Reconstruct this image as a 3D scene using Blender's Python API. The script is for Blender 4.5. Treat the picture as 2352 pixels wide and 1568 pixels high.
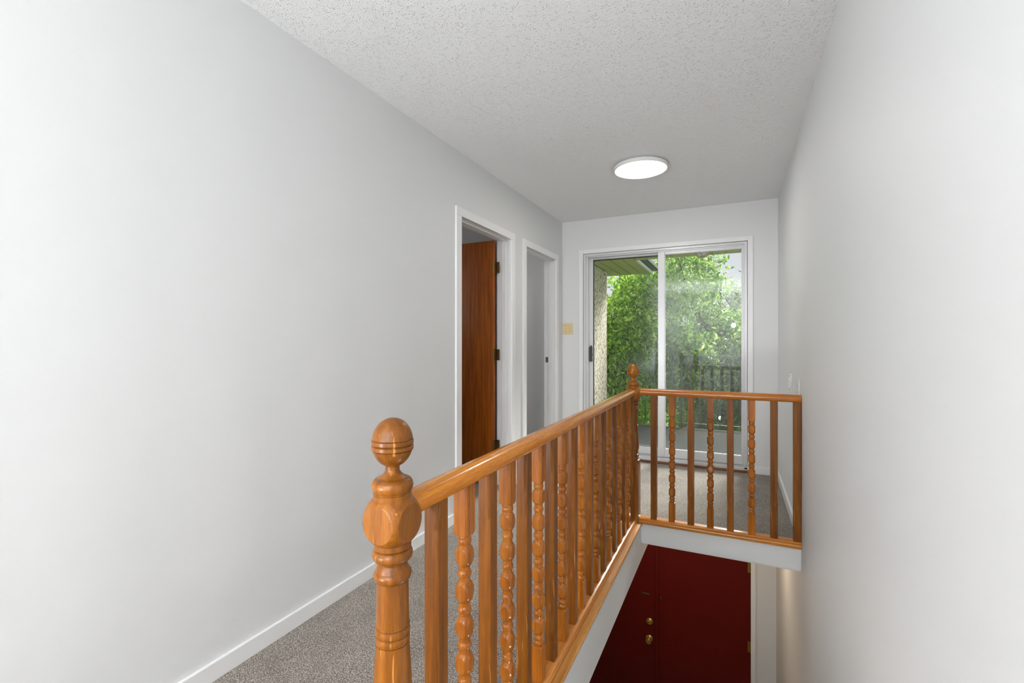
import bpy, bmesh, math, random
from mathutils import Vector, Matrix
import numpy as np

# ------------------------------------------------------------------ scene, camera, light
for o in list(bpy.data.objects): bpy.data.objects.remove(o)
SC = bpy.context.scene
COL = SC.collection
PI = math.pi

cam_d = bpy.data.cameras.new('camera')
cam_d.sensor_width = 36.0; cam_d.lens = 1072.7 / 2352 * 36
cam_d.clip_start = 0.05; cam_d.clip_end = 300
cam = bpy.data.objects.new('camera', cam_d); COL.objects.link(cam)
cam.location = (0, 0, 0); cam.rotation_euler = (PI / 2, 0, 0.4431)
SC.camera = cam

SC.view_settings.view_transform = 'Standard'; SC.view_settings.look = 'None'
SC.view_settings.gamma = 1.0; SC.view_settings.use_curve_mapping = False
SC.view_settings.exposure = 0.13

W = bpy.data.worlds.new('overcast_sky'); SC.world = W; W.use_nodes = True
bg = W.node_tree.nodes['Background']
bg.inputs['Color'].default_value = (0.93, 0.95, 1.0, 1); bg.inputs['Strength'].default_value = 0.80

def lamp(name, kind, loc, energy, color=(1, 1, 1), rot=(0, 0, 0), **kw):
    d = bpy.data.lights.new(name, kind); d.energy = energy; d.color = color
    for k, v in kw.items(): setattr(d, k, v)
    o = bpy.data.objects.new(name, d); COL.objects.link(o); o.location = loc; o.rotation_euler = rot
    return o
# very hazy sun behind thin cloud, beyond the balcony
lamp('sun', 'SUN', (6, 20, 20), 14, (1, .985, .96), (math.radians(-53), 0, math.radians(-15)), angle=math.radians(26))
# photographer's lamp standing low on the stairs
lamp('stair_work_lamp', 'POINT', (-0.19, 1.06, -1.26), 3.5, (1, .97, .92), shadow_soft_size=0.035)
# ceiling fixture's light (the diffuser itself also glows)
lamp('hall_ceiling_lamp', 'AREA', (-0.6, 3.40, 1.215), 7, (1, .97, .93), (0, 0, 0), shape='DISK', size=0.34)
# added fill light behind the camera, bounced off the ceiling
lamp('bounce_fill', 'AREA', (-0.5, -1.9, 0.2), 118, (.96, .985, 1), (PI * .86, 0, PI), shape='DISK', size=0.5)
lamp('second_strobe', 'POINT', (0.0, -2.6, 0.38), 60, (.96, .985, 1), shadow_soft_size=0.05)
lamp('forward_fill', 'AREA', (-1.50, -1.6, -0.55), 46, (.96, .985, 1), (math.radians(138), 0, math.radians(-14)), shape='DISK', size=0.16)  # added unseen light to brighten the ceiling along the hall
# added unseen lights that brighten the rooms beyond the doorways
lamp('bedroom_fill', 'POINT', (-3.4, 2.0, 0.7), 14, (1, .97, .93), shadow_soft_size=0.15)
lamp('closet_fill', 'POINT', (-3.0, 4.15, 0.9), 7, (1, .98, .97), shadow_soft_size=0.1)
# fixtures of the entry hall downstairs
lamp('entry_wall_lamp', 'POINT', (-0.02, 4.05, -1.55), 3.2, (1, .80, .58), shadow_soft_size=0.05)
lamp('entry_hall_lamp', 'POINT', (-0.95, 3.9, -1.75), 10, (1, .80, .58), shadow_soft_size=0.08)

# ------------------------------------------------------------------ materials
def mat(name):
    m = bpy.data.materials.new(name); m.use_nodes = True
    nt = m.node_tree; return m, nt, nt.nodes['Principled BSDF'], nt.nodes.new, nt.links.new
def coords(nt, N, L, scale=(1, 1, 1), mode='Object', rnd=False):
    tc = N('ShaderNodeTexCoord'); mp = N('ShaderNodeMapping'); mp.inputs['Scale'].default_value = scale
    L(tc.outputs[mode], mp.inputs['Vector'])
    if rnd:
        oi = N('ShaderNodeObjectInfo'); mu = N('ShaderNodeMath'); mu.operation = 'MULTIPLY'; mu.inputs[1].default_value = 37.0
        L(oi.outputs['Random'], mu.inputs[0])
        cx = N('ShaderNodeCombineXYZ')
        for i in range(3): L(mu.outputs[0], cx.inputs[i])
        L(cx.outputs[0], mp.inputs['Location'])
    return mp.outputs['Vector']
def ramp(N, L, src, stops):
    r = N('ShaderNodeValToRGB'); L(src, r.inputs['Fac']); e = r.color_ramp.elements
    while len(e) < len(stops): e.new(0.5)
    for i, (p, c) in enumerate(stops):
        e[i].position = p; e[i].color = (*c, 1) if len(c) == 3 else c
    return r.outputs['Color']
def noise(N, L, vec, scale, detail=4, rough=.5):
    n = N('ShaderNodeTexNoise'); n.inputs['Scale'].default_value = scale; n.inputs['Detail'].default_value = detail
    n.inputs['Roughness'].default_value = rough; L(vec, n.inputs['Vector']); return n.outputs['Fac']
def bump(N, L, b, h, strength, dist):
    n = N('ShaderNodeBump'); n.inputs['Strength'].default_value = strength; n.inputs['Distance'].default_value = dist
    L(h, n.inputs['Height']); L(n.outputs['Normal'], b.inputs['Normal']); return n
def setp(b, **k):
    for a, v in k.items():
        a = a.replace('_', ' ')
        b.inputs[a].default_value = (*v, 1) if isinstance(v, tuple) and len(v) == 3 else v
def srgb(r, g, b):
    f = lambda c: ((c / 255 + .055) / 1.055) ** 2.4 if c > 10 else c / 255 / 12.92
    return (f(r), f(g), f(b))

def paint(name, col, rough=.5, spec=.35, b_scale=350, b_str=.06):
    m, nt, b, N, L = mat(name)
    v = coords(nt, N, L)
    setp(b, Base_Color=col, Roughness=rough); b.inputs['Specular IOR Level'].default_value = spec
    bump(N, L, b, noise(N, L, v, b_scale, 3), b_str, .002)
    return m
WALLC = (.76, .765, .765)
M_wall = paint('wall_paint', WALLC, .55, .3)
M_white = paint('white_trim_paint', (.87, .87, .87), .3, .4, 120, .03)
M_fascia = paint('fascia_paint', (.78, .79, .79), .38, .4)
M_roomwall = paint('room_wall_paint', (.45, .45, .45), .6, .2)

m, nt, b, N, L = mat('popcorn_ceiling'); M_ceil = m
v = coords(nt, N, L); setp(b, Roughness=.85)
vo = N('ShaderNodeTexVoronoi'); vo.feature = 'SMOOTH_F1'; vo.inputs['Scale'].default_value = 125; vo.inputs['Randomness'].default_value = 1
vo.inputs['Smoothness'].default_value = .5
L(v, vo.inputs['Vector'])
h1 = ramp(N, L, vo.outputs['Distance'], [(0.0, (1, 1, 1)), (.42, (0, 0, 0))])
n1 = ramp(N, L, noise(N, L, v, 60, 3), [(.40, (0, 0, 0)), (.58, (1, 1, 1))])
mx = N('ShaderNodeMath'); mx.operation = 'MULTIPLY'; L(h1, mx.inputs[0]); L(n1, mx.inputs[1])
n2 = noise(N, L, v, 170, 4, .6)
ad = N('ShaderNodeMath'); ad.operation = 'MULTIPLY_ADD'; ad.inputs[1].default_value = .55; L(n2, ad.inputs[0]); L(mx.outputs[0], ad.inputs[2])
L(ramp(N, L, mx.outputs[0], [(.0, (.88, .885, .89)), (.4, (.98, .98, .98))]), b.inputs['Base Color'])  # raised tips coloured whiter to stand in for highlights
bump(N, L, b, ad.outputs[0], 1.0, .005)

m, nt, b, N, L = mat('speckled_carpet'); M_carpet = m
v = coords(nt, N, L)
f1 = noise(N, L, v, 260, 2, .6)
c1 = ramp(N, L, f1, [(.33, srgb(78, 70, 62)), (.47, srgb(135, 125, 115)), (.56, srgb(176, 168, 158)), (.70, srgb(226, 220, 212))])
f2 = noise(N, L, v, 5, 3); c2 = ramp(N, L, f2, [(.3, (.78, .77, .76)), (.7, (1, 1, 1))])
mm = N('ShaderNodeMix'); mm.data_type = 'RGBA'; mm.blend_type = 'MULTIPLY'; mm.inputs[0].default_value = 1
L(c1, mm.inputs[6]); L(c2, mm.inputs[7]); L(mm.outputs[2], b.inputs['Base Color'])
setp(b, Roughness=1.0); b.inputs['Specular IOR Level'].default_value = .05
b.inputs['Sheen Weight'].default_value = .15
bump(N, L, b, f1, 1.0, .006)

def wood(name, dark, mid, light, axis='z', rough=.22, wear=0.0, coat=.3):
    m, nt, b, N, L = mat(name)
    sc = {'z': (24, 24, 1.2), 'y': (24, 1.2, 24), 'x': (1.2, 24, 24)}[axis]
    v = coords(nt, N, L, sc, rnd=True)
    f = noise(N, L, v, 2.2, 6, .6)
    c = ramp(N, L, f, [(.30, dark), (.5, mid), (.72, light)])
    v2 = coords(nt, N, L, tuple(s * 4 for s in sc), rnd=True)
    g = noise(N, L, v2, 5, 3, .6)
    cg = ramp(N, L, g, [(.35, (.72, .68, .62)), (.55, (1, 1, 1))])
    mm = N('ShaderNodeMix'); mm.data_type = 'RGBA'; mm.blend_type = 'MULTIPLY'; mm.inputs[0].default_value = .7
    L(c, mm.inputs[6]); L(cg, mm.inputs[7]); out = mm.outputs[2]
    oi = N('ShaderNodeObjectInfo'); hs = N('ShaderNodeHueSaturation')
    mr = N('ShaderNodeMapRange'); mr.inputs['To Min'].default_value = .82; mr.inputs['To Max'].default_value = 1.18
    L(oi.outputs['Random'], mr.inputs['Value']); L(mr.outputs[0], hs.inputs['Value']); L(out, hs.inputs['Color']); out = hs.outputs['Color']
    if wear:
        vs = {'z': (60, 60, 5), 'y': (60, 5, 60), 'x': (5, 60, 60)}[axis]
        w = ramp(N, L, noise(N, L, coords(nt, N, L, vs), 1.6, 2, .5), [(.66, (0, 0, 0)), (.72, (1, 1, 1))])
        m2 = N('ShaderNodeMix'); m2.data_type = 'RGBA'; mw = N('ShaderNodeMath'); mw.operation = 'MULTIPLY'; mw.inputs[1].default_value = wear
        L(w, mw.inputs[0]); L(mw.outputs[0], m2.inputs[0]); L(out, m2.inputs[6]); m2.inputs[7].default_value = (*srgb(222, 160, 90), 1)
        out = m2.outputs[2]
    L(out, b.inputs['Base Color']); setp(b, Roughness=rough)
    b.inputs['Coat Weight'].default_value = coat; b.inputs['Coat Roughness'].default_value = .12; b.inputs['Specular IOR Level'].default_value = .3
    bump(N, L, b, g, .12, .001)
    return m
M_newel = wood('varnished_newel_wood', srgb(98, 54, 8), srgb(132, 76, 14), srgb(152, 94, 24), 'z', .33, .55, .12)
M_turned = wood('varnished_turned_wood', srgb(130, 70, 14), srgb(158, 90, 22), srgb(178, 110, 36), 'z', .25, 0, .18)
M_plain = wood('dark_baluster_wood', srgb(94, 50, 6), srgb(122, 68, 10), srgb(142, 86, 20), 'z', .38, .3, .08)
M_rail = wood('handrail_wood', srgb(190, 106, 16), srgb(214, 130, 28), srgb(228, 154, 56), 'y', .2, .35)
M_railx = wood('short_handrail_wood', srgb(178, 98, 28), srgb(200, 120, 42), srgb(216, 144, 70), 'x', .2, .35)
M_shoe = wood('shoe_rail_wood', srgb(158, 90, 32), srgb(186, 116, 46), srgb(204, 140, 70), 'y', .28)
M_shoex = wood('short_shoe_rail_wood', srgb(166, 98, 34), srgb(192, 124, 50), srgb(208, 146, 74), 'x', .28)
M_cap = wood('nosing_wood', srgb(186, 124, 58), srgb(208, 148, 78), srgb(222, 170, 102), 'y', .3)
M_capx = wood('short_nosing_wood', srgb(180, 116, 50), srgb(202, 140, 68), srgb(218, 164, 92), 'x', .3)
M_door = wood('brown_door_veneer', srgb(124, 60, 0), srgb(158, 80, 3), srgb(180, 100, 12), 'z', .38)
M_thresh = wood('threshold_wood', srgb(84, 52, 26), srgb(116, 74, 40), srgb(140, 94, 56), 'x', .5)

def plain(name, col, rough=.5, metal=0.0, spec=.5, coat=0):
    m, nt, b, N, L = mat(name)
    setp(b, Base_Color=col, Roughness=rough, Metallic=metal); b.inputs['Specular IOR Level'].default_value = spec
    b.inputs['Coat Weight'].default_value = coat
    n = noise(N, L, coords(nt, N, L), 90, 3); bump(N, L, b, n, .04, .001)
    return m
M_alu = plain('painted_aluminium', (.66, .665, .67), .32, .15)
M_blk = plain('black_gasket_and_shadow', (.012, .012, .014), .5)
M_handle = plain('dark_grey_handle', (.035, .037, .04), .4)
M_brass = plain('polished_brass', srgb(232, 200, 110), .28, 1.0)
M_oldbrass = plain('aged_brass', srgb(126, 100, 58), .35, .9)
M_steel = plain('steel', srgb(150, 146, 140), .3, .9)
M_ivory = plain('ivory_plastic', srgb(222, 200, 150), .35)
M_whitep = plain('white_plastic', (.8, .8, .78), .35)
M_red = plain('dark_red_paint', (.105, .0055, .003), .42, 0, .25)
M_iron = plain('green_black_iron', (.02, .035, .03), .45)
M_screw = plain('screw_dark', (.12, .1, .07), .4, .6)
M_soffit = plain('foliage_lit_soffit', srgb(176, 184, 112), .55)  # base colour carries the green light reflected off the foliage
M_gutter = plain('white_gutter', (.8, .8, .8), .4)
M_gutterd = plain('dark_green_gutter', (.10, .13, .10), .4)
M_porchb = plain('amber_brass', srgb(208, 142, 52), .3, .5)

m, nt, b, N, L = mat('lamp_diffuser'); M_emit = m
setp(b, Base_Color=(.9, .9, .9), Roughness=.5); b.inputs['Emission Color'].default_value = (1, .985, .96, 1); b.inputs['Emission Strength'].default_value = 2.2

def glass(name, haze, ior):
    m = bpy.data.materials.new(name); m.use_nodes = True; nt = m.node_tree; nt.nodes.clear(); N = nt.nodes.new; L = nt.links.new
    out = N('ShaderNodeOutputMaterial'); tr = N('ShaderNodeBsdfTransparent'); tr.inputs[0].default_value = (.96, .98, .97, 1)
    gl = N('ShaderNodeBsdfGlossy'); gl.inputs['Roughness'].default_value = .0
    fr = N('ShaderNodeFresnel'); fr.inputs[0].default_value = ior
    m1 = N('ShaderNodeMixShader'); L(fr.outputs[0], m1.inputs[0]); L(tr.outputs[0], m1.inputs[1]); L(gl.outputs[0], m1.inputs[2])
    df = N('ShaderNodeBsdfDiffuse'); df.inputs[0].default_value = (.8, .82, .85, 1)
    v = coords(nt, N, L, (1, 1, .6)); n = noise(N, L, v, 2.2, 3)
    r = ramp(N, L, n, [(.35, (haze * .15,) * 3), (.7, (haze * 1.5,) * 3)])  # patchy pale diffuse veil over the clear glass
    m2 = N('ShaderNodeMixShader'); L(r, m2.inputs[0]); L(m1.outputs[0], m2.inputs[1]); L(df.outputs[0], m2.inputs[2])
    L(m2.outputs[0], out.inputs['Surface']); return m
M_glassL = glass('door_glass', .01, 1.32)
M_glassR = glass('hazy_door_glass', .05, 1.45)
M_lampglass = glass('frosted_lamp_glass', .5, 1.5)

m, nt, b, N, L = mat('brown_speckled_stucco'); M_stucco = m
v = coords(nt, N, L); vw = coords(nt, N, L, (1, 1.4, .8))
f = noise(N, L, vw, 30, 5, .65)
c = ramp(N, L, f, [(.40, srgb(120, 88, 48)), (.45, srgb(190, 172, 132)), (.52, srgb(226, 220, 202)), (.8, srgb(234, 232, 224))])
L(c, b.inputs['Base Color']); setp(b, Roughness=.95); bump(N, L, b, f, .7, .006)

m, nt, b, N, L = mat('grey_deck_membrane'); M_deck = m
v = coords(nt, N, L, (1, 9, 1)); f = noise(N, L, v, 12, 5, .7)
b.inputs['Specular IOR Level'].default_value = .08
L(ramp(N, L, f, [(.3, srgb(40, 42, 39)), (.55, srgb(56, 58, 55)), (.8, srgb(76, 78, 74))]), b.inputs['Base Color']); setp(b, Roughness=.95)
bump(N, L, b, f, .4, .004)

def leafmat(name, stops, trans=.55):
    m, nt, b, N, L = mat(name)
    g = N('ShaderNodeNewGeometry')
    c = ramp(N, L, g.outputs['Random Per Island'], stops)
    L(c, b.inputs['Base Color']); setp(b, Roughness=.42); b.inputs['Specular IOR Level'].default_value = .45
    t = N('ShaderNodeBsdfTranslucent'); L(c, t.inputs[0]); ms = N('ShaderNodeMixShader'); ms.inputs[0].default_value = trans
    L(b.outputs[0], ms.inputs[1]); L(t.outputs[0], ms.inputs[2]); L(ms.outputs[0], nt.nodes['Material Output'].inputs['Surface'])
    return m
M_leafA = leafmat('yellow_green_leaves', [(0, srgb(84, 130, 30)), (.35, srgb(128, 176, 46)), (.7, srgb(172, 208, 66)), (1, srgb(214, 232, 110))])
M_leafB = leafmat('mid_green_leaves', [(0, srgb(76, 116, 50)), (.4, srgb(112, 152, 64)), (.8, srgb(150, 184, 86)), (1, srgb(198, 216, 124))])
M_leafC = leafmat('grey_green_leaves', [(0, srgb(128, 146, 116)), (.5, srgb(158, 172, 140)), (1, srgb(192, 200, 174))])
M_bark = paint('bark', srgb(92, 78, 60), .9, .2, 30, .8)
M_grass = paint('lawn', srgb(74, 110, 48), .95, .1, 60, .6)
M_roof = paint('roof_shingle_felt', (.12, .12, .12), .9, .2, 60, .3)
M_tile = paint('entry_floor_tile', (.35, .3, .26), .5, .3)

# ------------------------------------------------------------------ helpers
def link(name, me, m, parent=None, loc=None, sharp=None):
    if m is not None and not me.materials: me.materials.append(m)
    o = bpy.data.objects.new(name, me); COL.objects.link(o)
    if parent is not None: o.parent = parent
    if loc is not None: o.location = loc
    if sharp is not None:
        me.shade_smooth(); me.set_sharp_from_angle(angle=math.radians(sharp))
    return o
def obj(name, bm, m, parent=None, loc=None, sharp=None):
    me = bpy.data.meshes.new(name); bmesh.ops.recalc_face_normals(bm, faces=bm.faces); bm.to_mesh(me); bm.free()
    return link(name, me, m, parent, loc, sharp)
def box(bm, x0, x1, y0, y1, z0, z1, bev=0.0):
    vs = [bm.verts.new((x, y, z)) for x in (x0, x1) for y in (y0, y1) for z in (z0, z1)]
    q = [(0, 1, 3, 2), (4, 6, 7, 5), (0, 4, 5, 1), (2, 3, 7, 6), (0, 2, 6, 4), (1, 5, 7, 3)]
    fs = [bm.faces.new([vs[i] for i in f]) for f in q]
    if bev:
        es = list({e for f in fs for e in f.edges}); bmesh.ops.bevel(bm, geom=es, offset=bev, segments=2, profile=.5, affect='EDGES')
def boxes(name, bl, m, parent=None, bev=0.0, loc=None):
    bm = bmesh.new()
    for b_ in bl: box(bm, *b_, bev=bev)
    return obj(name, bm, m, parent, loc)
def thing(name, label, cat, loc, group=None):
    o = bpy.data.objects.new(name, None); COL.objects.link(o); o.location = loc; o.empty_display_size = .1
    o['label'] = label; o['category'] = cat
    if group: o['group'] = group
    return o
def tag(o, label, cat, group=None):
    o['label'] = label; o['category'] = cat
    if group: o['group'] = group
    return o
def struct(o, label=None, cat='structure'):
    o['kind'] = 'structure'
    if label: o['label'] = label
    o['category'] = cat
    return o
def sroot(name, label, loc, cat):
    o = thing(name, label, cat, loc); o['kind'] = 'structure'; return o
def child_boxes(name, bl, m, parent, bev=0.0):
    """boxes in world coordinates, stored relative to the parent"""
    p = parent
    off = Vector((0, 0, 0))
    while p is not None: off += Vector(p.location); p = p.parent
    bl = [(a - off.x, b_ - off.x, c - off.y, d - off.y, e - off.z, f - off.z) for a, b_, c, d, e, f in bl]
    return boxes(name, bl, m, parent, bev)
def prism(bm, prof, axis, a0, a1):
    """extrude a closed 2D profile (p,q) along axis 'x' or 'y' ; p horizontal, q vertical"""
    def P(p, q, a): return (a, p, q) if axis == 'x' else (p, a, q)
    A = [bm.verts.new(P(p, q, a0)) for p, q in prof]; B = [bm.verts.new(P(p, q, a1)) for p, q in prof]
    n = len(prof)
    for i in range(n): bm.faces.new((A[i], A[(i + 1) % n], B[(i + 1) % n], B[i]))
    bm.faces.new(A[::-1]); bm.faces.new(B)
def tube(bm, pts, r, n=8, caps=True):
    pts = [Vector(p) for p in pts]; rings = []
    rs = r if isinstance(r, (list, tuple)) else [r] * len(pts)
    for i, p in enumerate(pts):
        t = (pts[min(i + 1, len(pts) - 1)] - pts[max(i - 1, 0)]).normalized()
        u = t.cross(Vector((.31, .17, .93))).normalized() if abs(t.z) < .9 else t.cross(Vector((1, 0, 0))).normalized()
        w = t.cross(u)
        rings.append([bm.verts.new(p + (u * math.cos(2 * PI * k / n) + w * math.sin(2 * PI * k / n)) * rs[i]) for k in range(n)])
    for a, b_ in zip(rings, rings[1:]):
        for k in range(n): bm.faces.new((a[k], a[(k + 1) % n], b_[(k + 1) % n], b_[k]))
    if caps: bm.faces.new(rings[0][::-1]); bm.faces.new(rings[-1])
def lathe(bm, zr, s=None, n=48, axis='z', c=(0, 0, 0)):
    rings = []
    for z, r in zr:
        ring = []
        for k in range(n):
            a = 2 * PI * k / n; ca, sa = math.cos(a), math.sin(a)
            rr = r if s is None else min(r, (s(z) if callable(s) else s) / max(abs(ca), abs(sa)))
            p = (rr * ca, rr * sa, z)
            if axis == 'y': p = (p[0], p[2], p[1])
            if axis == 'x': p = (p[2], p[1], p[0])
            ring.append(bm.verts.new((p[0] + c[0], p[1] + c[1], p[2] + c[2])))
        rings.append(ring)
    for a, b_ in zip(rings, rings[1:]):
        for k in range(n): bm.faces.new((a[k], a[(k + 1) % n], b_[(k + 1) % n], b_[k]))
    bm.faces.new(rings[0][::-1]); bm.faces.new(rings[-1])

# ------------------------------------------------------------------ the shell
FL, CE = -1.18, 1.257           # upper floor and ceiling, camera height = 0
XL, XR, YB = -1.642, 0.352, 4.70
XW = -0.552                      # stairwell edge
YF = 3.150                       # far edge of the stairwell
LF = -3.90                       # lower floor
D1, D2 = (2.65, 3.43), (3.726, 4.49)
DH = 0.83                        # head of door openings

fl = boxes('floor', [(-4.6, XW - .014, -3.6, YB, -1.42, FL), (XW - .014, XR, -3.6, 0.62, -1.42, FL), (XW - .014, XR, YF + .014, YB, -1.32, FL)], M_carpet)
struct(fl, 'speckled grey brown carpet on the upper landing floor', 'floor')
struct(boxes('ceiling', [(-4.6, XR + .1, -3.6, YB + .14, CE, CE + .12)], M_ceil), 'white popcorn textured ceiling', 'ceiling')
XI = XL - .118
struct(boxes('wall_left', [(XI, XL, -3.6, D1[0] - .012, FL, CE), (XI, XL, D1[1] + .012, D2[0] - .012, FL, CE), (XI, XL, D2[1] + .012, YB, FL, CE),
                           (XI, XL, D1[0] - .012, D1[1] + .012, DH + .012, CE), (XI, XL, D2[0] - .012, D2[1] + .012, DH + .012, CE)], M_wall), 'pale grey painted wall with two doorways', 'wall')
struct(boxes('wall_right', [(XR, XR + .1, -3.6, 5.0, LF, CE)], M_wall), 'pale grey painted wall beside the stairwell', 'wall')
WX0, WX1, WZ = -1.412, 0.113, 0.906
struct(boxes('wall_back', [(-4.6, WX0, YB, YB + .14, FL, CE), (WX1, XR, YB, YB + .14, FL, CE), (WX0, WX1, YB, YB + .14, WZ, CE), (-4.6, XR, YB, YB + .14, -1.45, FL - .005)], M_wall), 'pale grey end wall around the sliding balcony door', 'wall')
# wall behind the camera with a large window opening
struct(boxes('wall_front', [(-4.6, XR, -3.6, -3.5, FL, CE)], M_wall), 'pale grey wall behind the camera', 'wall')
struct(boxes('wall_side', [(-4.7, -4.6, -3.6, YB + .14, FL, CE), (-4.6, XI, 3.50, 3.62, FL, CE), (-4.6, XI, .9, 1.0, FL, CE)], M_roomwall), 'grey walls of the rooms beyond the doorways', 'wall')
# lower hall
struct(boxes('wall_entry', [(-3.2, -1.62, 4.9, 5.0, LF, -1.45), (.183, XR, 4.9, 5.0, LF, -1.45), (-1.62, .183, 4.9, 5.0, -1.83, -1.45)], M_wall), 'pale wall around the red entry door downstairs', 'wall')
struct(boxes('wall_lower', [(-3.3, -3.2, -.2, 5.0, LF, -1.44), (-3.2, XR, -.3, -.2, LF, -1.44)], M_wall), 'pale walls of the lower hall', 'wall')
lf = boxes('floor', [(-3.2, XR, -.2, 5.0, LF - .1, LF)], M_tile); struct(lf, 'brown tiled floor of the lower entry hall', 'floor')
struct(boxes('ceiling', [(-3.2, XW - .014, -.2, 4.9, -1.44, -1.422), (XW, XR, YF + .014, 4.9, -1.335, -1.322), (XW - .014, XR, -.2, .62, -1.44, -1.422)], M_wall), 'plain ceiling of the lower hall', 'ceiling')

# stairwell edge faces
t1 = boxes('trim_1', [(XW - .014, XW, .62, 4.9, -1.443, -1.192)], M_fascia); struct(t1, 'white painted fascia along the long side of the stairwell', 'trim')
t2 = boxes('trim_2', [(XW, XR, YF, YF + .014, -1.322, -1.196)], M_fascia); struct(t2, 'white painted fascia across the far end of the stairwell', 'trim')
# nosing caps
def nosing(name, axis, a0, a1, inner, outer, m, lab):
    s = 1 if outer > inner else -1
    pr = [(inner, -1.178), (inner, -1.196), (outer - s * .003, -1.196), (outer, -1.191), (outer, -1.184), (outer - s * .004, -1.1785), (outer - s * .008, -1.178)]
    bm = bmesh.new(); prism(bm, pr, axis, a0, a1)
    return struct(obj(name, bm, m, None, None, 30), lab, 'trim')
nosing('trim_3', 'y', .62, YF - .018, -.640, -.537, M_cap, 'light wooden nosing board along the long side of the stairwell')
nosing('trim_4', 'x', -.537, XR, 3.20, 3.132, M_capx, 'light wooden nosing board across the far end of the stairwell')
# a pocket in the slab keeps carpet and nosing flush
# baseboards
BH = -1.113; BT = .014
def base(name, segs, lab):
    r = boxes(name, segs, M_white, None, .0025); struct(r, lab, 'baseboard')
base('baseboard_left', [(XL, XL + BT, -3.5, D1[0] - .06, FL, BH), (XL, XL + BT, D1[1] + .062, D2[0] - .058, FL, BH), (XL, XL + BT, D2[1] + .07, YB, FL, BH)], 'white baseboard along the left wall')
base('baseboard_back', [(XL + BT, WX0 - .046, YB - BT, YB, FL, BH), (WX1 + .046, XR - BT, YB - BT, YB, FL, BH)], 'white baseboard pieces beside the sliding door')
base('baseboard_right', [(XR - BT, XR, YF + .045, YB, FL, BH)], 'white baseboard along the right wall past the stairwell')

# ------------------------------------------------------------------ hall doorways
def doorway(name, lab, y0, y1, ytop_out):
    r = sroot(name, lab, (XL, (y0 + y1) / 2, FL), 'doorway')
    cw = .058; xo = XL + .014
    for nm, ya, yb in (('casing', y0 - cw, y0 + .006), ('casing', y1 - .006 + .012, y1 + cw + .008)):
        child_boxes(nm, [(XL, xo, ya, yb, FL, DH - .0005)], M_white, r, .001)
    child_boxes('head_casing', [(XL, xo, y0 - cw, y1 + cw + .008, DH + .0, DH + .057)], M_white, r, .001)
    child_boxes('jamb', [(XI - .004, XL + .004, y0 - .012, y0, FL, DH)], M_white, r)
    child_boxes('jamb', [(XI - .004, XL + .004, y1, y1 + .012, FL, DH)], M_white, r)
    child_boxes('head_jamb', [(XI - .004, XL + .004, y0 - .012, y1 + .012, DH, DH + .012)], M_white, r)
    child_boxes('door_stop', [(XL - .070, XL - .036, y0, y0 + .011, FL, DH), (XL - .070, XL - .036, y1 - .011, y1, FL, DH), (XL - .070, XL - .036, y0, y1, DH - .011, DH)], M_white, r, .0015)
    return r
d1 = doorway('door_1', 'white cased doorway with a brown wooden door standing open', *D1, 0)
d2 = doorway('door_2', 'white cased doorway nearest the end wall, no door in view', *D2, 0)
# brown door leaf swung into the room
leaf = bpy.data.objects.new('door_leaf', None)
bm = bmesh.new(); box(bm, -.76, 0, -.035, 0, 0, 1.995, bev=.0015)
leaf = obj('door_leaf', bm, M_door, d1, (-.131, D1[1] - .012 - (D1[0] + D1[1]) / 2, .012), 40); leaf['label'] = 'brown veneered door leaf'
leaf.rotation_euler = (0, 0, math.radians(-3))
for zc in (.605 - FL - .012, -.850 - FL - .012, -.12 - FL):
    bm = bmesh.new(); box(bm, -.004, .020, -.0376, -.0352, zc - .045, zc + .045)
    tube(bm, [(.008, -.042, zc - .048), (.008, -.042, zc + .048)], .0055, 10)
    box(bm, .012, .045, -.016, -.0135, zc - .045, zc + .045)
    h = obj('hinge', bm, M_oldbrass, leaf, None, 40)
bm = bmesh.new(); lathe(bm, [(0, .030), (.004, .030), (.006, .012), (.03, .011), (.036, .024), (.048, .029), (.062, .024), (.067, .010)], n=24, axis='y')
kn = obj('door_knob', bm, M_oldbrass, leaf, (-.69, -.035, .92), 40); kn.rotation_euler = (PI, 0, 0)
child_boxes('strike_plate', [(XL - .105, XL - .078, D2[1] - .0025, D2[1], -.215, -.160), (XL - .096, XL - .088, D2[1] - .003, D2[1], -.200, -.176)], M_steel, d2)

# ------------------------------------------------------------------ sliding balcony door
d3 = sroot('door_3', 'two panel aluminium sliding glass door to the balcony', ((WX0 + WX1) / 2, YB, FL), 'sliding door')
cb = child_boxes
cb('casing', [(WX0 - .044, WX0, YB - .012, YB, FL, WZ + .042)], M_white, d3, .002)
cb('casing', [(WX1, WX1 + .044, YB - .012, YB, FL, WZ + .042)], M_white, d3, .002)
cb('head_casing', [(WX0, WX1, YB - .012, YB, WZ, WZ + .042)], M_white, d3, .002)
FY0, FY1 = YB + .004, YB + .128
cb('outer_frame', [(WX0 + .003, WX0 + .026, FY0, FY1, -1.152, WZ - .003), (WX0 + .026, WX0 + .046, FY0 + .018, FY1 - .01, -1.138, WZ - .035),
                   (WX1 - .026, WX1 - .003, FY0, FY1, -1.152, WZ - .003), (WX1 - .036, WX1 - .026, FY0 + .018, FY1 - .01, -1.138, WZ - .035),
                   (WX0 + .026, WX1 - .026, FY0, FY1, WZ - .024, WZ - .003), (WX0 + .026, WX1 - .026, FY0 + .016, FY0 + .022, WZ - .036, WZ - .024), (WX0 + .026, WX1 - .026, FY0 + .064, FY0 + .070, WZ - .036, WZ - .024)], M_alu, d3, .001)
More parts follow.
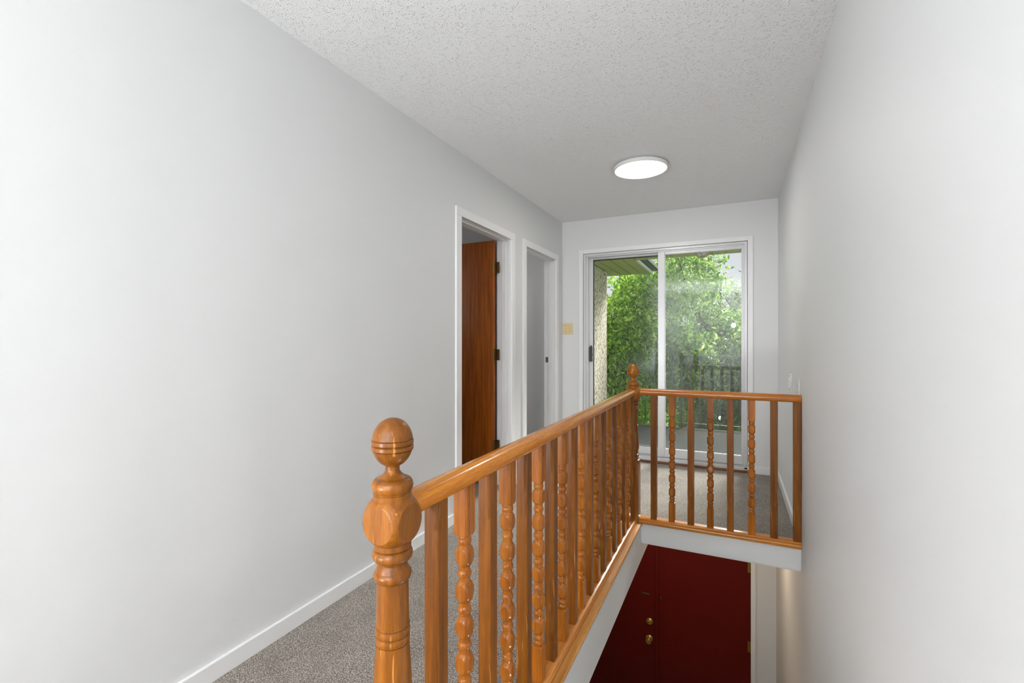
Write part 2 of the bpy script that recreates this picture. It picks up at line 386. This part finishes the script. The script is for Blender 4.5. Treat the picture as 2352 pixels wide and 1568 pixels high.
cb('track', [(WX0, WX1, FY0, FY1, -1.159, -1.138), (WX0 + .003, WX1 - .003, FY0 + .006, FY0 + .010, -1.138, -1.126), (WX0 + .003, WX1 - .003, FY0 + .040, FY0 + .044, -1.138, -1.122), (WX0 + .003, WX1 - .003, FY0 + .090, FY0 + .094, -1.138, -1.122)], M_alu, d3)
cb('threshold', [(WX0, WX1, YB - .02, FY1, FL, -1.159)], M_thresh, d3)
def panel(nm, x0, x1, ya, yb, wl, wr, zt, gm, gl, right):
    p = bpy.data.objects.new(nm, None); COL.objects.link(p); p.parent = d3; p.location = ((x0 + x1) / 2 - d3.location.x, ya - YB, -1.12 - FL)
    cb('stile', [(x0, x0 + wl, ya, yb, -1.12, zt)], M_alu, p, .002)
    cb('stile', [(x1 - wr, x1, ya, yb, -1.12, zt)], M_alu, p, .002)
    cb('top_rail', [(x0 + wl, x1 - wr, ya + .001, yb - .001, zt - .028, zt)], M_alu, p, .002)
    cb('bottom_rail', [(x0 + wl, x1 - wr, ya + .001, yb - .001, -1.12, -1.045)], M_alu, p, .002)
    ym = (ya + yb) / 2; t = .006
    cb('gasket', [(x0 + wl, x0 + wl + t, ym - .008, ym + .008, -1.045, zt - .028), (x1 - wr - t, x1 - wr, ym - .008, ym + .008, -1.045, zt - .028), (x0 + wl, x1 - wr, ym - .008, ym + .008, zt - .028 - right, zt - .028), (x0 + wl, x1 - wr, ym - .008, ym + .008, -1.045, -1.045 + t)], gl, p)
    cb('glass_pane', [(x0 + wl + .002, x1 - wr - .002, ym - .003, ym + .003, -1.044, zt - .029)], gm, p)
    return p
pl = panel('sliding_panel', WX0 + .040, -.625, FY0 + .074, FY0 + .108, .044, .04, WZ - .026, M_glassL, M_blk, .010); pl['label'] = 'left glazed panel'  # black gasket made thicker at the top to stand for the header's shadow
pr = panel('sliding_panel', -.668, WX1 - .028, FY0 + .026, FY0 + .058, .062, .016, WZ - .031, M_glassR, M_alu, .004); pr['label'] = 'right glazed panel in front'
cb('door_handle', [(WX0 + .050, WX0 + .078, FY0 + .052, FY0 + .074, -.210, -.055), (WX0 + .058, WX0 + .072, FY0 + .056, FY0 + .07, -.058, -.040), (WX0 + .076, WX0 + .086, FY0 + .066, FY0 + .074, -.14, -.132)], M_handle, pl, .004)

# ------------------------------------------------------------------ railings
RT, RB, ST = -.307, -.350, -1.150
half = [(.0, RT), (.010, RT - .0008), (.018, RT - .0035), (.025, RT - .0095), (.0295, RT - .018), (.0305, RT - .026), (.029, RT - .034), (.025, RT - .040), (.020, RB)]
rprof = half + [(-p, q) for p, q in half[::-1][:-1]]
sprof = [(-.031, -1.178), (-.031, ST - .004), (-.028, ST), (.026, ST), (.029, ST - .002), (.031, ST - .006), (.0295, ST - .011), (.0275, ST - .013), (.032, ST - .017), (.0335, ST - .022), (.031, ST - .028)]

NZ0, NLEN = -.148, 1.032
def sm(a, b_, t, p=1.0):
    u = max(0, min(1, (t - a) / (b_ - a))); return u
def tor(t, c, h, r0, bl):
    d = (t - c) / h
    return r0 + bl * math.sqrt(1 - d * d) if abs(d) < 1 else 0
def cone(t, a, b_, ra, rb):
    return ra + (rb - ra) * (t - a) / (b_ - a) if a <= t <= b_ else 0
def groove(t, c, w, dep): return dep * max(0, 1 - abs(t - c) / w)
def newel_r(t):
    r = 0
    d = (t - .0478) / .0478
    if abs(d) < 1: r = max(r, .0392 * (1 - abs(d) ** 2.15) ** .5)
    if .0405 < t < .0635: r = .0402 - groove(t, .0415, .0018, .003) - groove(t, .0520, .0018, .003) - groove(t, .0622, .0018, .003)
    r = max(r, .0135 if .085 < t < .12 else 0)
    if .100 < t < .118: u = (t - .100) / .018; r = max(r, .0135 + .0175 * u ** 1.7)
    r = max(r, tor(t, .1305, .0145, .0275, .0122), cone(t, .142, .160, .0368, .0362) - groove(t, .1455, .002, .002))
    d = (t - .1965) / .0558
    if abs(t - .1965) < .044: r = max(r, .0560 * math.sqrt(1 - d * d))
    r = max(r, cone(t, .236, .251, .0358, .0358) - groove(t, .2515, .002, .002))
    r = max(r, tor(t, .263, .0125, .027, .0118), cone(t, .250, .283, .0265, .0265))
    if .280 < t < .293: r = max(r, .0265 + .0055 * ((t - .280) / .013) ** .7)
    r = max(r, tor(t, .303, .0125, .0250, .0112))
    r = max(r, cone(t, .312, .400, .0302, .0318))
    if .398 < t < .436: r = max(r, .0325 + .0008 * math.sin((t - .403) / .0155 * PI) ** 2 - groove(t, .402, .002, .0025) - groove(t, .4175, .002, .0028) - groove(t, .4335, .0022, .0028))
    r = max(r, cone(t, .434, .546, .0322, .0385))
    if .546 <= t < .566: u = (t - .546) / .020; r = max(r, .032 + .0065 * math.sqrt(max(0, 1 - u * u)))
    r = max(r, tor(t, .576, .0095, .029, .0065), tor(t, .6035, .0125, .028, .0095), tor(t, .6205, .006, .031, .005), cone(t, .56, .63, .029, .029))
    if t >= .6255: r = max(r, .037 + .021 * min(1, (t - .6255) / .022) ** .6)
    return max(r, .001)
def newel_parts(parent, x, y, n=64):
    ts = [i * .0009 for i in range(int(.640 / .0009))] + [.645, .650, .66, .8, NLEN]
    ts[0] = .0002
    cut = .122
    z0 = NZ0
    zb = FL
    n_ = bpy.data.objects.new
    lo = [(-(t) + (NZ0 - zb), newel_r(t)) for t in ts if t >= cut]
    bm = bmesh.new(); lathe(bm, lo, lambda z: .0435 if z > NZ0 - zb - .26 else .042, n)
    nw = obj('newel_post', bm, M_newel, parent, (x - parent.location.x, y - parent.location.y, zb - parent.location.z), 13)
    up = [(-t + (NZ0 - zb), newel_r(t)) for t in ts if t <= cut + .0009]
    bm = bmesh.new(); lathe(bm, up, None, n)
    obj('ball_finial', bm, M_newel, nw, (0, 0, 0), 13)
    return nw
# turned baluster profile by height z (absolute), centre on axis
BS = .0190
beads = [-.5255, -.6136, -.7017, -.7900, -.8780, -.9640]
rings = [-.4905] + [(a + b_) / 2 for a, b_ in zip(beads, beads[1:])] + [-1.0035]
def bal_r(z):
    if z > -.468: r = .03
    elif z > -.476: r = .0175 + .0095 * (1 - (-.468 - z) / .008) ** .5
    elif z < -1.037: r = .03
    elif z < -1.029: r = .0175 + .0095 * (1 - (z + 1.037) / .008) ** .5
    else:
        r = .0138
        for c in beads:
            d = (z - c) / .0315
            if abs(d) < 1: r = max(r, .0238 * (1 - d * d) ** .45)
        for c in rings:
            d = (z - c) / .0085
            if abs(d) < 1: r = max(r, .0130 + .0042 * math.sqrt(1 - d * d))
        for c in (-.480, -1.0205):
            d = (z - c) / .006
            if abs(d) < 1: r = max(r, .0125 + .004 * math.sqrt(1 - d * d))
    return r
zs = [RB + .004, -.466] + [-.468 - i * .0016 for i in range(int(.570 / .0016))] + [-1.039, ST - .004]
zs = [z for i, z in enumerate(zs) if i == 0 or z < zs[i - 1]]
bm = bmesh.new(); lathe(bm, [(z - ST, bal_r(z)) for z in zs], BS, 48)
bmesh.ops.recalc_face_normals(bm, faces=bm.faces)
me_turned = bpy.data.meshes.new('turned_baluster'); bm.to_mesh(me_turned); bm.free(); me_turned.shade_smooth(); me_turned.set_sharp_from_angle(angle=math.radians(15)); me_turned.materials.append(M_turned)
bm = bmesh.new(); box(bm, -BS, BS, -BS, BS, -.004, RB + .004 - ST, bev=.0018); bmesh.ops.recalc_face_normals(bm, faces=bm.faces)
me_plain = bpy.data.meshes.new('square_baluster'); bm.to_mesh(me_plain); bm.free(); me_plain.materials.append(M_plain)

XN, YN1, YN2, YR = -.600, .722, 3.128, 3.142
ra = thing('stair_railing', 'long wooden balustrade with ball topped newels along the left side of the stairwell', 'railing', (XN, (YN1 + YN2) / 2, FL))
newel_parts(ra, XN, YN1, 144); newel_parts(ra, XN, YN2, 64)
bm = bmesh.new(); prism(bm, [(p, q - FL) for p, q in rprof], 'y', YN1 + .030 - ra.location.y, YN2 - .030 - ra.location.y)
obj('handrail', bm, M_rail, ra, None, 35)
bm = bmesh.new(); prism(bm, [(p, q - FL) for p, q in sprof], 'y', YN1 + .030 - ra.location.y, YN2 - .030 - ra.location.y)
obj('shoe_rail', bm, M_shoe, ra, None, 35)
for k in range(19):
    y = .87 + .1211 * k
    me = me_plain if k % 2 == 0 else me_turned
    o = bpy.data.objects.new('square_baluster' if k % 2 == 0 else 'turned_baluster', me); COL.objects.link(o); o.parent = ra
    o.location = (0, y - ra.location.y, ST - FL)
rb = thing('stair_railing', 'short wooden balustrade across the far end of the stairwell, ending at the right wall', 'railing', ((XN + XR) / 2, YR, FL))
bm = bmesh.new(); prism(bm, [(-p, q - FL) for p, q in rprof], 'x', XN + .0425 - rb.location.x, XR - .002 - rb.location.x)
obj('handrail', bm, M_railx, rb, None, 35)
bm = bmesh.new(); prism(bm, [(-p, q - FL) for p, q in sprof], 'x', XN + .0425 - rb.location.x, XR - .002 - rb.location.x)
obj('shoe_rail', bm, M_shoex, rb, None, 35)
for k, x in enumerate((-.468, -.356, -.243, -.130, -.018, .097, .214, .330)):
    pln = k in (0, 2, 4, 6, 7)
    o = bpy.data.objects.new(('square_baluster', 'turned_baluster')[not pln] if k < 7 else 'end_post', me_plain if pln else me_turned); COL.objects.link(o); o.parent = rb
    o.location = (x - rb.location.x, 0, ST - FL)

# ------------------------------------------------------------------ staircase
stc = sroot('staircase', 'carpeted stairs going down beside the right wall', (-.1, .62, LF), 'stairs')
ns = 14; rise = (FL - LF) / ns; run = .235
for i in range(ns - 1):
    z = FL - rise * (i + 1); y0 = .62 + run * i
    cb('step', [(XW + .012, XR - .002, y0, y0 + run + .02, z - .19 if i < ns - 2 else LF, z)], M_carpet, stc, .006)
cb('top_riser', [(XW + .012, XR - .002, .6215, .634, FL - rise, FL - .001)], M_carpet, stc)

# ------------------------------------------------------------------ fixtures
cl = thing('ceiling_light', 'round flat white ceiling light glowing above the landing', 'ceiling light', (-.6, 3.405, CE))
bm = bmesh.new(); lathe(bm, [(0, .165), (-.009, .168), (-.011, .186), (-.014, .189), (-.031, .1885), (-.0345, .186), (-.0345, .180)], n=72)
obj('rim', bm, M_whitep, cl, None, 30)
bm = bmesh.new(); lathe(bm, [(-.030, .179), (-.0352, .179), (-.0365, .174), (-.0375, .12), (-.038, .01)], n=72)
obj('diffuser', bm, M_emit, cl, None, 30)

sw = thing('switch_plate', 'ivory double switch plate on the end wall left of the sliding door', 'light switch', (-1.578, YB, .1335))
boxes('plate', [(-.055, .055, -.006, 0, -.060, .060)], M_ivory, sw, .003)
for dx in (-.023, .023):
    bm = bmesh.new(); box(bm, dx - .005, dx + .005, -.0075, -.0055, -.012, .012); box(bm, dx - .004, dx + .004, -.016, -.007, .000, .008, bev=.001)
    obj('toggle', bm, M_ivory, sw, None, 40)
    for dz in (-.030, .030):
        bm = bmesh.new(); lathe(bm, [(0, .0035), (.0015, .003)], n=12, axis='y', c=(dx, -.0075, dz)); obj('screw', bm, M_screw, sw)
s1 = thing('switch_plate', 'white rocker switch plate on the right wall, farther from the stairwell', 'light switch', (XR, 3.66, -.278))
boxes('plate', [(-.008, 0, -.036, .036, -.058, .058)], M_whitep, s1, .003)
bm = bmesh.new(); box(bm, -.016, -.007, -.016, .016, -.033, .033, bev=.002); obj('rocker', bm, M_whitep, s1, None, 40)
for dz in (-.048, .048):
    bm = bmesh.new(); lathe(bm, [(0, .0035), (.0015, .003)], n=12, axis='x', c=(-.0095, 0, dz)); obj('screw', bm, M_screw, s1)
s2 = thing('outlet_plate', 'white wall plate on the right wall just above the short railing end', 'wall plate', (XR, 3.235, -.282))
boxes('plate', [(-.007, 0, -.036, .036, -.060, .060)], M_whitep, s2, .003)
for dz in (-.020, .020):
    bm = bmesh.new(); box(bm, -.0095, -.006, -.014, .014, dz - .013, dz + .013, bev=.002); obj('socket', bm, M_whitep, s2, None, 40)
    bm = bmesh.new(); box(bm, -.0100, -.0094, -.006, -.004, dz - .004, dz + .005); box(bm, -.0100, -.0094, .004, .006, dz - .004, dz + .005); obj('slot', bm, M_screw, s2)

# ------------------------------------------------------------------ entry door downstairs
d4 = sroot('door_4', 'dark red double entry door at the foot of the stairs', (-.716, 4.9, LF), 'entry door')
ZT = -1.87
cb('door_frame', [(.145, .183, 4.885, 4.99, LF, ZT + .04), (-1.62, -1.582, 4.885, 4.99, LF, ZT + .04), (-1.582, .145, 4.885, 4.99, ZT, ZT + .04)], M_white, d4, .002)
cb('door_frame', [(.183, .187, 4.893, 4.9, LF, ZT + .04)], M_white, d4)
lr = boxes('door_leaf', [(-.712 + .716, .1435 + .716, 0, .044, 0.006, ZT - LF - .003)], M_red, d4, .002)
ll = boxes('door_leaf', [(-1.580 + .716, -.718 + .716, .004, .048, 0.006, ZT - LF - .003)], M_red, d4, .002)
boxes('astragal', [(-.0, .034, -.012, 0, .006, ZT - LF - .003)], M_red, lr, .002)
def disc(nm, par, x, z, prof, m, y=0, n=28):
    bm = bmesh.new(); lathe(bm, [(-a, r) for a, r in prof], n=n, axis='y', c=(x + .716, y, z - LF)); return obj(nm, bm, m, par, None, 35)
disc('deadbolt', ll, -.774, -2.848, [(-.004, .032), (.006, .032), (.010, .026), (.012, .018), (.022, .017), (.024, .012)], M_brass)
bm = bmesh.new(); box(bm, -.058 - .003, -.058 + .003, -.036, -.022, 1.052 - .014, 1.052 + .014, bev=.001); obj('thumb_turn', bm, M_brass, ll, None, 40)
disc('door_knob', ll, -.776, -3.022, [(-.004, .034), (.005, .034), (.009, .028), (.012, .013), (.030, .012), (.038, .023), (.050, .029), (.060, .026), (.066, .014)], M_brass)
boxes('door_chain_plate', [(-.137, -.057, -.009, .004, 1.318, 1.336)], M_oldbrass, ll, .003)
boxes('chain_catch', [(.043, .063, -.012, 0, 1.294, 1.332)], M_oldbrass, lr, .003)
disc('hole_cover', lr, -.567, -3.03, [(-.002, .022), (.003, .022), (.003, .018), (.001, .017)], M_red)
disc('hole_cover', lr, -.567, -3.187, [(-.002, .022), (.003, .022), (.003, .018), (.001, .017)], M_red)
for z in (-2.112, -2.857, -3.65):
    bm = bmesh.new(); tube(bm, [(.861, -.006, z - LF - .05), (.861, -.006, z - LF + .05)], .0065, 10); box(bm, .835, .861, -.002, .001, z - LF - .05, z - LF + .05)
    obj('hinge', bm, M_brass, lr, None, 40)

# ------------------------------------------------------------------ balcony
YW = YB + .14; YD = 7.22; DZ = -1.25
struct(boxes('balcony_floor', [(-4.0, 3.0, YW, YD, DZ - .12, DZ)], M_deck), 'grey membrane floor of the balcony', 'floor')
# rough stucco side wall of the wing
bm = bmesh.new()
x0, y0, y1, z0, z1 = -1.64, YW, 6.62, -1.25, .99
ny, nz = 60, 90; random.seed(3)
gr = [[bm.verts.new((x0 + random.uniform(-.002, .002), y0 + (y1 - y0) * i / ny, z0 + (z1 - z0) * j / nz)) for j in range(nz + 1)] for i in range(ny + 1)]
for i in range(ny):
    for j in range(nz): bm.faces.new((gr[i][j], gr[i + 1][j], gr[i + 1][j + 1], gr[i][j + 1]))
back = [[bm.verts.new((x0 - .14, y, z)) for z in (z0, z1)] for y in (y0, y1)]
bm.faces.new((back[0][0], back[0][1], back[1][1], back[1][0]))
bm.faces.new([gr[ny][j] for j in range(nz + 1)] + [back[1][1], back[1][0]])
bm.faces.new([gr[0][j] for j in range(nz, -1, -1)] + [back[0][0], back[0][1]])
bm.faces.new([gr[i][nz] for i in range(ny, -1, -1)] + [back[0][1], back[1][1]])
struct(obj('wall_balcony', bm, M_stucco, None, None, 30), 'cream stucco wall flecked with brown at the left of the balcony', 'wall')
# soffits of separate panels
so = sroot('soffit', 'ribbed soffit panels coloured green as lit by the foliage under the eaves outside the sliding door', (-1, 5.5, 1.0), 'soffit')
x = -1.09; i = 0
while x > -2.2:
    cb('soffit_panel', [(x - .138, x - .006, YW, 7.12, 1.000, 1.010)], M_soffit, so, .002); x -= .145
x = -1.09
while x < 2.2:
    cb('soffit_panel', [(x + .006, x + .138, YW, 5.83, 1.000, 1.010)], M_soffit, so, .002); x += .145
cb('backing_board', [(-2.3, -1.085, YW, 7.13, 1.011, 1.02), (-1.085, 2.25, YW, 5.84, 1.011, 1.02)], M_soffit, so)
gt = sroot('gutter', 'white gutter boards along the roof edges of the balcony', (-1.08, 6.4, 1.0), 'gutter')
cb('fascia_board', [(-1.09, -1.066, 5.84, 7.13, .988, 1.024)], M_gutter, gt, .002)
cb('fascia_board', [(-1.09, 2.25, 5.84, 5.86, .999, 1.09)], M_soffit, gt, .002)
cb('gutter_trough', [(-1.09, -1.070, 5.86, 7.13, 1.025, 1.09), (-1.070, -.99, 5.86, 7.13, 1.040, 1.045), (-.994, -.99, 5.86, 7.13, 1.04, 1.09)], M_gutterd, gt, .001)
struct(boxes('roof', [(-4.7, XR + .4, -3.8, YW, 1.40, 1.5), (-2.3, -1.09, YW - .1, 7.13, 1.021, 1.09), (-1.09, 2.25, YW - .1, 5.84, 1.021, 1.09)], M_roof), 'dark roof over the house and eaves', 'roof')

# iron balustrade
ir = thing('balcony_railing', 'thin dark green iron railing with slim pickets at the balcony edge', 'railing', (-.9, 7.17, DZ))
R0, R1 = -1.98, 2.6
boxes('top_rail', [(R0 + .9, R1 + .9, -.016, .016, 1.036, 1.045)], M_iron, ir)
boxes('bottom_rail', [(R0 + .9, R1 + .9, -.012, .012, .068, .076)], M_iron, ir)
X = -1.83; k = 0
while X < R1:
    post = k in (0, 9, 18)
    w = .013 if post else .006
    o = boxes('post' if post else 'picket', [(-w, w, -w, w, 0 if post else .068, 1.038)], M_iron, ir); o.location = (X + .9, 0, 0)
    X += .1275; k += 1
def scroll(xa, s):
    bm = bmesh.new()
    pts = [(xa + s * (.005 + .10 * math.sin(u * PI / 2) ** 2 * (1 if u < 1 else 1)), 0, 1.03 - .9 * u) for u in [i / 14 for i in range(15)]]
    tube(bm, pts, .007, 6); return obj('scroll_bar', bm, M_iron, ir)
scroll(-1.93 + .9, -.6); scroll(-1.88 + .9, .35); scroll(-1.885 + .9, -.8)

# porch light under the eave
pq = thing('porch_light', 'amber and glass jelly jar porch light under the balcony eave', 'outdoor light', (-.295, 5.3, 1.0))
bm = bmesh.new(); lathe(bm, [(0, .075), (-.012, .078), (-.018, .062), (-.024, .055)], n=32); obj('base', bm, M_porchb, pq, None, 30)
bm = bmesh.new(); lathe(bm, [(-.024, .05), (-.03, .066), (-.05, .070), (-.08, .060), (-.102, .036), (-.108, .01)], n=32); obj('glass_globe', bm, M_lampglass, pq, None, 30)
bm = bmesh.new(); lathe(bm, [(-.024, .018), (-.04, .028), (-.065, .03), (-.085, .018), (-.09, .004)], n=16); obj('bulb', bm, M_whitep, pq, None, 30)
for a in range(6):
    an = a * PI / 3 + .3; bm = bmesh.new()
    tube(bm, [(math.cos(an) * r, math.sin(an) * r, z) for z, r in ((-.02, .068), (-.05, .077), (-.08, .069), (-.105, .042), (-.116, .004))], .0032, 6)
    obj('cage_rib', bm, M_porchb, pq)

# ------------------------------------------------------------------ garden
struct(boxes('ground', [(-30, 30, 5.05, 60, -4.3, -4.0)], M_grass), 'lawn below the balcony', 'ground')
rng = np.random.default_rng(7)
LEAF = np.array([(0, 0, 0), (.20, .38, .06), (0, .5, 0), (-.20, .38, .06), (.13, .75, .0), (0, 1, -.12), (-.13, .75, .0)])
LF_F = [(0, 1, 2), (0, 2, 3), (1, 4, 2), (2, 4, 5), (2, 5, 6), (2, 6, 3)]
def leaf_mesh(name, P, S, rng, droop=.35):
    n = len(P)
    # leaf axis: random, drooping; normal roughly up/outward
    ax = rng.normal(size=(n, 3)); ax[:, 2] -= droop; ax[:, 1] -= .2; ax /= np.linalg.norm(ax, axis=1)[:, None]
    up = rng.normal(size=(n, 3)) * .6; up[:, 2] += .8; up[:, 1] -= .6
    sd = np.cross(ax, up); sd /= np.linalg.norm(sd, axis=1)[:, None] + 1e-9
    nm = np.cross(sd, ax)
    V = (P[:, None, :] + S[:, None, None] * (LEAF[None, :, 0:1] * sd[:, None, :] + LEAF[None, :, 1:2] * ax[:, None, :] + LEAF[None, :, 2:3] * nm[:, None, :])).reshape(-1, 3)
    k = len(LEAF); base_ = (np.arange(n) * k)[:, None, None]; F = (np.array(LF_F)[None] + base_).reshape(-1, 3)
    me = bpy.data.meshes.new(name); me.vertices.add(len(V)); me.vertices.foreach_set('co', V.astype(np.float32).ravel())
    me.loops.add(F.size); me.loops.foreach_set('vertex_index', F.astype(np.int32).ravel())
    me.polygons.add(len(F)); me.polygons.foreach_set('loop_start', np.arange(0, F.size, 3, dtype=np.int32)); me.polygons.foreach_set('loop_total', np.full(len(F), 3, np.int32))
    me.update(calc_edges=True); me.shade_smooth(); return me
def tree(name, label, loc, top, clumps, nl, size, m, seed, single=0):
    rng = np.random.default_rng(seed); r = thing(name, label, 'tree', loc)
    L0 = np.array(loc); pts = []
    vol = np.array([c[3] ** 2 for c in clumps]); vol = vol / vol.sum()
    sprays = []
    for (cx, cy, cz, cr), w in zip(clumps, vol):
        ns_ = int(nl * w / 14) + 1
        d = rng.normal(size=(ns_, 3)); d /= np.linalg.norm(d, axis=1)[:, None]; d[:, 1] -= .35 * rng.random(ns_)
        rr = cr * (.55 + .55 * rng.random(ns_) ** .6)
        S0 = np.array([cx, cy, cz]) + d * rr[:, None] * np.array([1, .8, 1])
        sprays.append(S0)
    S0 = np.concatenate(sprays)
    # each spray is a drooping twig with about 14 leaves
    tw = rng.normal(size=(len(S0), 3)); tw[:, 2] -= .25; tw[:, 1] -= .5; tw /= np.linalg.norm(tw, axis=1)[:, None]
    for i in range(14):
        pts.append(S0 + tw * (i / 14 * .34) + rng.normal(size=S0.shape) * .045 - np.array([0, 0, 1]) * (i / 14) ** 2 * .08)
    P = np.concatenate(pts) - L0
    S = size * (.6 + .7 * rng.random(len(P)))
    o = link('foliage', leaf_mesh('foliage', P, S, rng), m, r); o['kind'] = 'stuff'
    # trunk and branches reaching the clumps
    bm = bmesh.new(); h = top - loc[2]
    tube(bm, [(0, 0, 0), (.08, -.05, h * .3), (-.05, .05, h * .6), (.05, 0, h)], [.13, .10, .07, .02], 10); obj('trunk', bm, M_bark, r)
    for (cx, cy, cz, cr) in clumps:
        c = np.array([cx, cy, cz]) - L0; s = np.array([0, 0, max(.2 * h, c[2] - 1.3)])
        bm = bmesh.new(); mid = (s + c) / 2 + rng.normal(size=3) * .12
        tube(bm, [tuple(s), tuple(mid), tuple(c), tuple(c + (c - mid) * .5 + rng.normal(size=3) * .1)], [.045, .032, .018, .006], 6); obj('branch', bm, M_bark, r)
    if single:
        me = leaf_mesh('leaf', np.zeros((1, 3)), np.array([1.0]), np.random.default_rng(1)); me.materials.append(m)
        idx = np.argsort(P[:, 1])[:single * 6]; idx = rng.choice(idx, single, replace=False)
        for q in idx:
            o = bpy.data.objects.new('leaf', me); COL.objects.link(o); o.parent = r; o.location = P[q] - np.array([0, .05, 0]); sc = size * 1.35; o.scale = (sc, sc, sc)
            o.rotation_euler = (rng.uniform(-.9, .9), rng.uniform(-.9, .9), rng.uniform(0, 6.28))
    return r
def clump_set(seed, xr, yr, n, topf, zlo, rr):
    rg = np.random.default_rng(seed); out = []
    for i in range(n):
        x = rg.uniform(*xr); y = rg.uniform(*yr); R = rg.uniform(*rr); zt = topf(x) - R * 1.05
        z = rg.uniform(zlo, zt) if i % 3 else zt
        out.append((x, y, z, R))
    return out
topA = lambda x: .30 + 1.35 * min(1, max(0, (x + 2.1) / .5)) + (0 if x > -3.2 else .3)
tree('leafy_tree', 'bright yellow green tree filling the left pane of the balcony door', (-2.4, 10.4, -4.0), 1.3,
     clump_set(5, (-4.8, -1.45), (9.0, 10.6), 40, topA, -2.6, (.38, .62)), 110000, .088, M_leafA, 11, 90)
topB = lambda x: max(.35, 1.85 - 2.1 * max(0, x + .80))
tree('leafy_tree', 'mid green tree behind the middle and right pane of the balcony door', (-.3, 10.9, -4.0), 1.2,
     clump_set(9, (-1.1, 2.8), (9.3, 11.2), 40, topB, -2.6, (.40, .65)), 110000, .088, M_leafB, 12, 90)
topC = lambda x: 1.9 - .25 * abs(x + .3)
tree('far_tree', 'pale grey green tree farther back, above the right pane foliage', (.6, 16.5, -4.0), 2.3,
     clump_set(14, (-3.4, 3.6), (15, 17), 30, topC, -1.5, (.6, 1.0)), 50000, .10, M_leafC, 13)
tree('far_tree', 'dark green hedge like tree farthest left behind the yellow green tree', (-6.5, 14, -4.0), .6,
     clump_set(15, (-9, -5.2), (12.6, 14.6), 18, lambda x: 1.0, -2.5, (.6, .9)), 12000, .12, M_leafB, 14)
